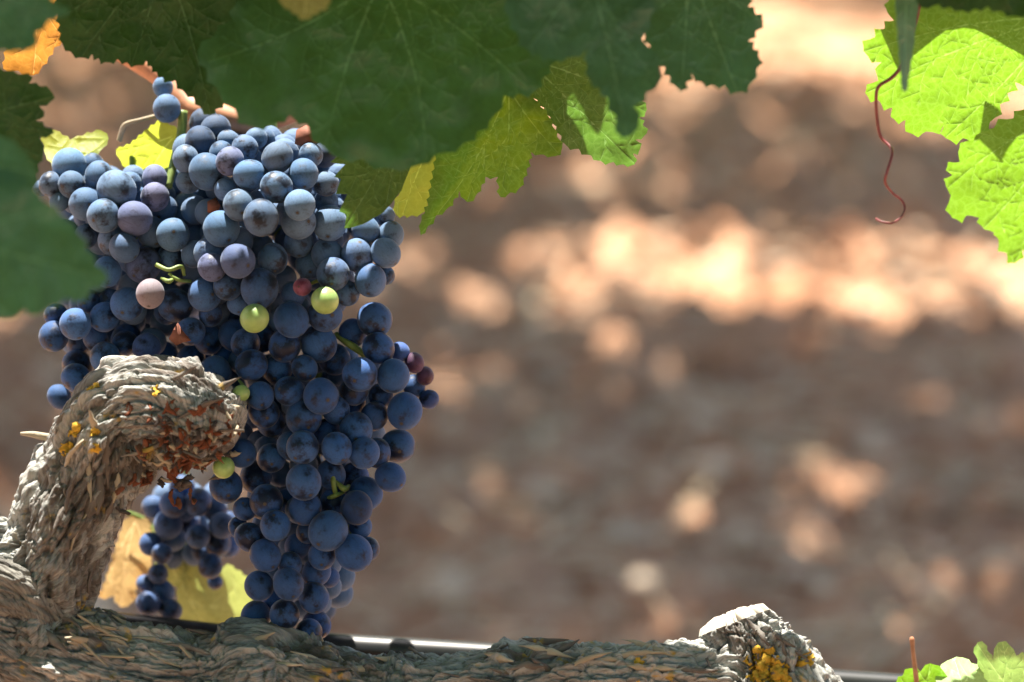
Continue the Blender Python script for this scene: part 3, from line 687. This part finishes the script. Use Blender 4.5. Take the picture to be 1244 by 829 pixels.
def leaf(label, pts, J, tips, d, tilt, mat, veinmat, tooth=14, th=5, und=.003, curl=0., seed=1, vw=1.0, step=7, sec=True, petiole=None, cat='leaf', fold=None):
    g = random.Random(seed); poly = poly_resample(pts, tooth, th, g)
    poly = [tuple(p) for p in poly]
    xr = sum(p[0] for p in pts)/len(pts); yr = sum(p[1] for p in pts)/len(pts)
    ph = [g.uniform(0, 6.28) for _ in range(8)]
    ext = max(max(abs(p[0]-xr) for p in pts), max(abs(p[1]-yr) for p in pts))
    def dep(x, y):
        u, v = (x-xr), (y-yr)
        dd = d+(tilt[0]*u+tilt[1]*v)*1e-5+curl*((u/ext)**2+(v/ext)**2)
        dd += und*(1.6*mnoise.noise(Vector((u*.014, v*.014, seed*3.1)))+.7*mnoise.noise(Vector((u*.035, v*.035, seed*1.7)))+.12*mnoise.noise(Vector((u*.09, v*.09, seed*.9))))
        if fold:
            (fx, fy), (ex, ey), k = fold; nx_, ny_ = -(ey-fy), ex-fx; ln = math.hypot(nx_, ny_); dist = ((x-fx)*nx_+(y-fy)*ny_)/ln; dd += k*abs(dist)*1e-5
        return dd
    vs = [Vector(p) for p in poly]; ne = len(vs); ed = [(i, (i+1) % ne) for i in range(ne)]
    x0, x1 = min(p[0] for p in poly), max(p[0] for p in poly); y0, y1 = min(p[1] for p in poly), max(p[1] for p in poly)
    y = y0+step/2; row = 0
    while y < y1:
        x = x0+(step/2 if row % 2 else 0)
        while x < x1:
            q = (x+g.uniform(-1, 1), y+g.uniform(-1, 1))
            if inside(q, poly): vs.append(Vector(q))
            x += step
        y += step*.87; row += 1
    lines = []
    def vein(a, b, w0, w1, bend, depth):
        n = max(4, int((b-a).length/6)); pr = Vector((-(b-a).y, (b-a).x))*bend; pts_ = []
        for i in range(n+1):
            t = i/n; p = a.lerp(b, t)+pr*math.sin(t*math.pi)*.5
            if not inside(p, poly):
                if pts_: break
                continue
            pts_.append(p)
        if len(pts_) > 2: lines.append((pts_, w0, w1, depth))
        L = (b-a).length; dirv = (b-a).normalized()
        if depth == 0 and sec:
            k = 1; pos = 26
            while pos < L*.93:
                t = pos/L; base = a.lerp(b, t)+pr*math.sin(t*math.pi)*.5; sd = 1 if k % 2 else -1
                ang = sd*g.uniform(.7, .95); dv = Vector((dirv.x*math.cos(ang)-dirv.y*math.sin(ang), dirv.x*math.sin(ang)+dirv.y*math.cos(ang)))
                vein(base, base+dv*(g.uniform(.45, .62)*(L-pos)*.75+14), max(1., w0*(1-t)*.6), .7*vw, -sd*.16, 1); k += 1; pos += g.uniform(13, 24)
        elif depth == 1 and sec:
            pos = 14; k = seed % 2
            while pos < L*.85:
                t = pos/L; base = a.lerp(b, t)+pr*math.sin(t*math.pi)*.5; sd = 1 if k % 2 else -1
                ang = sd*g.uniform(.8, 1.2); dv = Vector((dirv.x*math.cos(ang)-dirv.y*math.sin(ang), dirv.x*math.sin(ang)+dirv.y*math.cos(ang)))
                vein(base, base+dv*g.uniform(10, 22), .9*vw, .5*vw, 0, 2); k += 1; pos += g.uniform(10, 18)
    for tp in tips: vein(Vector(J), Vector(tp), 4.6*vw, 1.0*vw, g.uniform(-.1, .1), 0)
    extra = []; att = []
    for pts_, w0, w1, depth in lines:
        for i, p in enumerate(pts_):
            t = i/(len(pts_)-1); q = pts_[min(i+1, len(pts_)-1)]-pts_[max(i-1, 0)]; q = Vector((-q.y, q.x)).normalized(); wd = max(.55, (w0*(1-t)+w1*t)*.62)
            cand = [(p, (1., .8, .55)[depth]), (p+q*wd, 0.), (p-q*wd, 0.)]
            for c_, v_ in cand:
                if inside(c_, poly): extra.append(c_); att.append(v_)
    cell = {}
    for e in extra: cell.setdefault((int(e.x//6), int(e.y//6)), []).append(e)
    def free(p):
        cx_, cy_ = int(p.x//6), int(p.y//6)
        return all((p-e).length > 3.4 for a_ in (-1, 0, 1) for b_ in (-1, 0, 1) for e in cell.get((cx_+a_, cy_+b_), ()))
    grid = [p for p in vs[ne:] if free(p)]
    vs = vs[:ne]+grid+extra; av = [0.]*(ne+len(grid))+att
    V, E_, F_, OV, *_r = geometry.delaunay_2d_cdt(vs, ed, [], 1, 1e-4)
    A_ = np.array([max([av[k] for k in o_], default=0.) for o_ in OV])
    Vx = np.array([(p.x, p.y) for p in V]); D = np.array([dep(*p) for p in Vx])-A_*.00025; W = Pn(Vx[:, 0], Vx[:, 1], D)
    org = P(J[0], J[1], dep(*J))
    o = mesh_obj('vine_leaf', W, [list(f) for f in F_], mat, origin=org)
    uvl = o.data.uv_layers.new(name='UVMap'); li = np.empty(len(o.data.loops), np.int32); o.data.loops.foreach_get('vertex_index', li)
    uvl.data.foreach_set('uv', ((Vx[li]-np.array(J))/100).ravel())
    tag(o, label, cat, 'vine leaves')
    at = o.data.attributes.new('vein', 'FLOAT', 'POINT'); at.data.foreach_set('value', A_.astype(np.float32))
    if petiole: attach(mesh_obj('petiole', *px_tube(petiole, 20, 8), M['stem']), o)
    return o
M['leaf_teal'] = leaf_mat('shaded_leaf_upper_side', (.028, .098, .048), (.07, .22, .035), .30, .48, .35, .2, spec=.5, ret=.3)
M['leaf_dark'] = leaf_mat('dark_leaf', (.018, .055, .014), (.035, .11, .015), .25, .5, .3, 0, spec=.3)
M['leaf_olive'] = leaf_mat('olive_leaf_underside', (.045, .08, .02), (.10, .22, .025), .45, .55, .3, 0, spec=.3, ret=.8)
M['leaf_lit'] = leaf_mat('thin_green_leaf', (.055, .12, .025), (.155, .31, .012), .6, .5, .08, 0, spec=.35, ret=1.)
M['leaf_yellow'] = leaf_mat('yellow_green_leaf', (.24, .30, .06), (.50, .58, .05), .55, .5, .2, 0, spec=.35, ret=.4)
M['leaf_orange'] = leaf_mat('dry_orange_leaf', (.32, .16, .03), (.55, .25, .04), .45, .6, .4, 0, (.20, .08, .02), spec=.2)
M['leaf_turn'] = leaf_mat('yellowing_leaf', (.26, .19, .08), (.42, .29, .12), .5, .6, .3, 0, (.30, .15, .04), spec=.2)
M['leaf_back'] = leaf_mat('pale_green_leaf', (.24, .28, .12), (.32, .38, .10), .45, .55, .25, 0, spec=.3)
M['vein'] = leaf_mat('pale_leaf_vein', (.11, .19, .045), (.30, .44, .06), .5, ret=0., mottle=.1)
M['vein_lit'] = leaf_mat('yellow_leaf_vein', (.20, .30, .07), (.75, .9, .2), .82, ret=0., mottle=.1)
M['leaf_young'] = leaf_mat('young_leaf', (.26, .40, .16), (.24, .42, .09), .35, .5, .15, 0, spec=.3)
M['vein_top'] = simple_mat('leaf_midrib', (.15, .25, .07), .45, .4, .1, 100)
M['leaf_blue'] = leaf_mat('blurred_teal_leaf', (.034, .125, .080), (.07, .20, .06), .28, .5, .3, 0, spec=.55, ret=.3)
M['vein_dark'] = simple_mat('green_leaf_vein', (.05, .10, .03), .5, .4, .1, 100)
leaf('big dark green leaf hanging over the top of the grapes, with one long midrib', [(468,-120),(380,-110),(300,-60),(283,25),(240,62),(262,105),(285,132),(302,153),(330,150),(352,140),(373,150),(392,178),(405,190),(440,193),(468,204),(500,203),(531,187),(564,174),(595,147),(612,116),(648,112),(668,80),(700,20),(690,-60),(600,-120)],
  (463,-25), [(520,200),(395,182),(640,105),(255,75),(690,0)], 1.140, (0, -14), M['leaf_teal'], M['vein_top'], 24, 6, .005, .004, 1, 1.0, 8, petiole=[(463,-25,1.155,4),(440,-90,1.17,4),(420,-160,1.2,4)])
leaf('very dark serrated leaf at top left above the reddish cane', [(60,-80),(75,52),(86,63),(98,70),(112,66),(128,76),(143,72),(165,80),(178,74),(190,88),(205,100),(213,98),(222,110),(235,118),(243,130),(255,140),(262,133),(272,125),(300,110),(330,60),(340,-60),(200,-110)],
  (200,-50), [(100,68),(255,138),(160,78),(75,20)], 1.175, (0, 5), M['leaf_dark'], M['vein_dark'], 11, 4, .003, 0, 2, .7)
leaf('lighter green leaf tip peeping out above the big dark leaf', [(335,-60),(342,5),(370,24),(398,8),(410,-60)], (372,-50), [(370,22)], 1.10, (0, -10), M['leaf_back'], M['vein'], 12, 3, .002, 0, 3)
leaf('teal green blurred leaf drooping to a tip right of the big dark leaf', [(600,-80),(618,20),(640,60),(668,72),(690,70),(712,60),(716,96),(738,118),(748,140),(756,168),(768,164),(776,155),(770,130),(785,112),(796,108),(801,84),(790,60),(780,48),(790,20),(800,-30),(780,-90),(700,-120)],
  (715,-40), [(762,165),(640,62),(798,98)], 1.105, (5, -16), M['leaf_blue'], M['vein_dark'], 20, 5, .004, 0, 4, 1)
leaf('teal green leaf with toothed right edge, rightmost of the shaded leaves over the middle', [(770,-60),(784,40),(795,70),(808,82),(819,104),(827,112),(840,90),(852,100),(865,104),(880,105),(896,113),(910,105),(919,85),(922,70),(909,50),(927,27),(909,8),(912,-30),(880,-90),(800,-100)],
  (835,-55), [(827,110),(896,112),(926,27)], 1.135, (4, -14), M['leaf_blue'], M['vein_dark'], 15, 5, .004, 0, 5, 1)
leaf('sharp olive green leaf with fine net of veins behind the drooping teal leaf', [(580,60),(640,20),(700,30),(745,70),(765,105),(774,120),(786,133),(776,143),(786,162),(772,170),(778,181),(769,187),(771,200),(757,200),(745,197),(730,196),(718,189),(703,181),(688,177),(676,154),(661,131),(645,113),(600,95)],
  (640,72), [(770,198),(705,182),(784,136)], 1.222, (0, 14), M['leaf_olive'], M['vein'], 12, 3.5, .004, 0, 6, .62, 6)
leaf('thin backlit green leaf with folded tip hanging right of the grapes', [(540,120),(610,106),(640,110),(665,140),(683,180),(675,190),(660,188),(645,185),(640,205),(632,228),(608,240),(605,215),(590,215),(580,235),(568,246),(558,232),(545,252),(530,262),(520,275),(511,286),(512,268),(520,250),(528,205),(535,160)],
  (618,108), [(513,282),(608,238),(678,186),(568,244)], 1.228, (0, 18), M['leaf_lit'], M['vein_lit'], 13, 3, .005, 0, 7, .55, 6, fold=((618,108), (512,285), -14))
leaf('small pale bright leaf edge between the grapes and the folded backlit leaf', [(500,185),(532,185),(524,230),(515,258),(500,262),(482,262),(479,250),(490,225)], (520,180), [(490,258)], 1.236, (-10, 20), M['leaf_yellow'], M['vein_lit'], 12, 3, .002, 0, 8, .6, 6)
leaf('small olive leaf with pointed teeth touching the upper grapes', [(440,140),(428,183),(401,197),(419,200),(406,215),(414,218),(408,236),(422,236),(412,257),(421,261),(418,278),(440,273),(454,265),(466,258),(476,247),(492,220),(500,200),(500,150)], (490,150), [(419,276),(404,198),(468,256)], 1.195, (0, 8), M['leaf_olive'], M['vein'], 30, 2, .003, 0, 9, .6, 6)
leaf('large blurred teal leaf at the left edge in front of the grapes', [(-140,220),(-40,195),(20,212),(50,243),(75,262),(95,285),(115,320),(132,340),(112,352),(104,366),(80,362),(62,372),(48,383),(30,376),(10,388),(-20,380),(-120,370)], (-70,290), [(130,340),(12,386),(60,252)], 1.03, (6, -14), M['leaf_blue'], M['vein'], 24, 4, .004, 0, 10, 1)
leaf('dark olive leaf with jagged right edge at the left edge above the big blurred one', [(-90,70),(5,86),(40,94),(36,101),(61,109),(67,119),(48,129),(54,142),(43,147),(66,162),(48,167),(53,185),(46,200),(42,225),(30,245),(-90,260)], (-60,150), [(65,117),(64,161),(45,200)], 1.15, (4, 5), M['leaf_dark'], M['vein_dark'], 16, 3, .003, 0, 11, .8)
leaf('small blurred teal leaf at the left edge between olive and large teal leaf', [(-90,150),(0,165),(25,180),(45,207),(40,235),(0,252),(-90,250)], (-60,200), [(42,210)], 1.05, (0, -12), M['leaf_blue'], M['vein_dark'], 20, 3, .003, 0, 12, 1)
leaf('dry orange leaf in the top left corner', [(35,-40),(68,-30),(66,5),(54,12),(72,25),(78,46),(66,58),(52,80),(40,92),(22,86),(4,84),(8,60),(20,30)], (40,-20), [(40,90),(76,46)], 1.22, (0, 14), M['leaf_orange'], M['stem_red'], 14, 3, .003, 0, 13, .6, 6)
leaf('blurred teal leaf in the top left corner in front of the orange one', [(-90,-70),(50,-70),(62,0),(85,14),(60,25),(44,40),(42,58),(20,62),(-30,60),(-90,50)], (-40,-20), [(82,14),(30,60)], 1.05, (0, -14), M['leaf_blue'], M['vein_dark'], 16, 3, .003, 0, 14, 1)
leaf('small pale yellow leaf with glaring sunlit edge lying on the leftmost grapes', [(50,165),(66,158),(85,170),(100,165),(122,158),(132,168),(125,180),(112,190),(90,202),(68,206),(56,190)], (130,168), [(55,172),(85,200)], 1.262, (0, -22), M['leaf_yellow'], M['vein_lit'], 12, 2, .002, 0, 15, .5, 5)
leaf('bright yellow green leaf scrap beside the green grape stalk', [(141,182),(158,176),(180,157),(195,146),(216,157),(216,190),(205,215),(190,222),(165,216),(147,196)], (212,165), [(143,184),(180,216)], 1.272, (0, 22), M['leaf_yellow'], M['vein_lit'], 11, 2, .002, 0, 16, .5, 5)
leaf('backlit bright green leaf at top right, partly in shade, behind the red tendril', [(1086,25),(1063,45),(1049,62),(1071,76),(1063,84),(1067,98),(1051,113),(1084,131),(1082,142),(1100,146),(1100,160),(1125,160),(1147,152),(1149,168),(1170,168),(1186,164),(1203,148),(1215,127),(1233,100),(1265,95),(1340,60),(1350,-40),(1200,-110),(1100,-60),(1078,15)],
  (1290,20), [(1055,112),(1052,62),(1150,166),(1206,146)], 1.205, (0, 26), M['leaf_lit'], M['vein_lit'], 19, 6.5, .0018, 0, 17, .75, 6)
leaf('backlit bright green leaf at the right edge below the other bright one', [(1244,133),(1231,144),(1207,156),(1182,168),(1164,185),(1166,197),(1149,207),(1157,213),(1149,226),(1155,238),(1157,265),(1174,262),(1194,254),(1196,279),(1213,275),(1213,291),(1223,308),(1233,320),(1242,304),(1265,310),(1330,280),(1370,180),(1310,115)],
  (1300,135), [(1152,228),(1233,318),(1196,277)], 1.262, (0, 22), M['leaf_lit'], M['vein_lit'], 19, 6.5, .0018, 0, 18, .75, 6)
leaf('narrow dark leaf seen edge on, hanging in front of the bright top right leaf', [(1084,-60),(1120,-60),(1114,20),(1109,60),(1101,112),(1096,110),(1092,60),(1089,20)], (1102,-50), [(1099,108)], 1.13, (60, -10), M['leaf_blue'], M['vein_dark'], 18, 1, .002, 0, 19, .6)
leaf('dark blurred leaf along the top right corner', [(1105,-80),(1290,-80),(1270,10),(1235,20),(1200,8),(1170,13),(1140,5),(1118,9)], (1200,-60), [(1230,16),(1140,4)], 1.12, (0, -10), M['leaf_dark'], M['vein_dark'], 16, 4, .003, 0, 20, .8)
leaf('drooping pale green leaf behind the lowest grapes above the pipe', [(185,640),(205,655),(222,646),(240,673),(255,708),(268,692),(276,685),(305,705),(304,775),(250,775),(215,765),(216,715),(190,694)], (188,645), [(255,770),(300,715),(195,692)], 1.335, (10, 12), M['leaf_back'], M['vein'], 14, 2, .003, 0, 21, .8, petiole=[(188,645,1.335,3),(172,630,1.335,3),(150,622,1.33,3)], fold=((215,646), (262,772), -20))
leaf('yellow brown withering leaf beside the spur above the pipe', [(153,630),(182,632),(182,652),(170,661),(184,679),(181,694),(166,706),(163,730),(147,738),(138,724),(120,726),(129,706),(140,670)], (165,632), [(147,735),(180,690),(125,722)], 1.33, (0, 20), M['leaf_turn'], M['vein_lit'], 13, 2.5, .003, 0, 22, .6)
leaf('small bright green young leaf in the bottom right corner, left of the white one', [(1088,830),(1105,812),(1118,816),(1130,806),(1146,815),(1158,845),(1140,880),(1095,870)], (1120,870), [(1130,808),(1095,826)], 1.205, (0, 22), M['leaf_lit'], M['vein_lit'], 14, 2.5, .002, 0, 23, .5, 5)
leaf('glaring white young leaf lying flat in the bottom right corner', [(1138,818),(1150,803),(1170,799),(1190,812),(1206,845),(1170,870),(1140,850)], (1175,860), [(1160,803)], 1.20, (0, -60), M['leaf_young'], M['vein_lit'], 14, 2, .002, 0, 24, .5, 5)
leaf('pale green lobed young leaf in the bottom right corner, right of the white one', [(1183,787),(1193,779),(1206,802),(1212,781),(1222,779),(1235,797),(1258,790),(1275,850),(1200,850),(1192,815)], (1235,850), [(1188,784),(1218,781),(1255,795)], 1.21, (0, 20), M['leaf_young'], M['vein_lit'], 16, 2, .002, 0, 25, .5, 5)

# ------------------------------------------------------------------ canes, tendrils
tag(mesh_obj('cane', *px_tube([(120,45,1.29,13),(165,72,1.29,14),(200,96,1.285,14),(228,128,1.28,16),(262,140,1.275,17),(310,148,1.275,15),(380,120,1.28,14),(460,40,1.29,13)], 60, 14), M['stem_red'], origin=P(228, 128, 1.28)), 'reddish brown woody cane crossing behind the top left leaves above the grapes', 'cane')
tag(mesh_obj('tendril', *px_tube([(940+x/2.4375, y/2.4375, 1.180+.004*math.sin(i), 2.6-i*.075) for i, (x, y) in enumerate([(440,-40),(425,45),(410,100),(380,190),(350,230),(310,258),(303,300),(308,370),(320,410),(345,435),(350,460),(335,510),(330,540),(350,570),(380,595),(388,620),(375,645),(350,660),(320,657),(303,648)])], 140, 8), M['tendril'], origin=P(1100, 60, 1.18)), 'thin curly red tendril hanging beside the bright top right leaf', 'tendril')
tag(mesh_obj('tendril', *px_tube([(145,171,1.27,3.2),(148,160,1.268,3.2),(153,151,1.265,3),(170,146,1.265,2.6),(193,140,1.27,2.6)], 30, 8), M['bark_pale'], origin=P(153, 151, 1.265)), 'short pale bent stalk pointing left above the leftmost grapes', 'tendril')
tag(mesh_obj('shoot', *px_tube([(1116,850,1.20,3.2),(1112,815,1.20,3),(1109,790,1.20,2.6),(1108,778,1.20,3.2),(1107,774,1.20,2)], 30, 8), M['stem_red'], origin=P(1112, 815, 1.2)), 'thin upright reddish shoot tip in the bottom right corner', 'shoot')
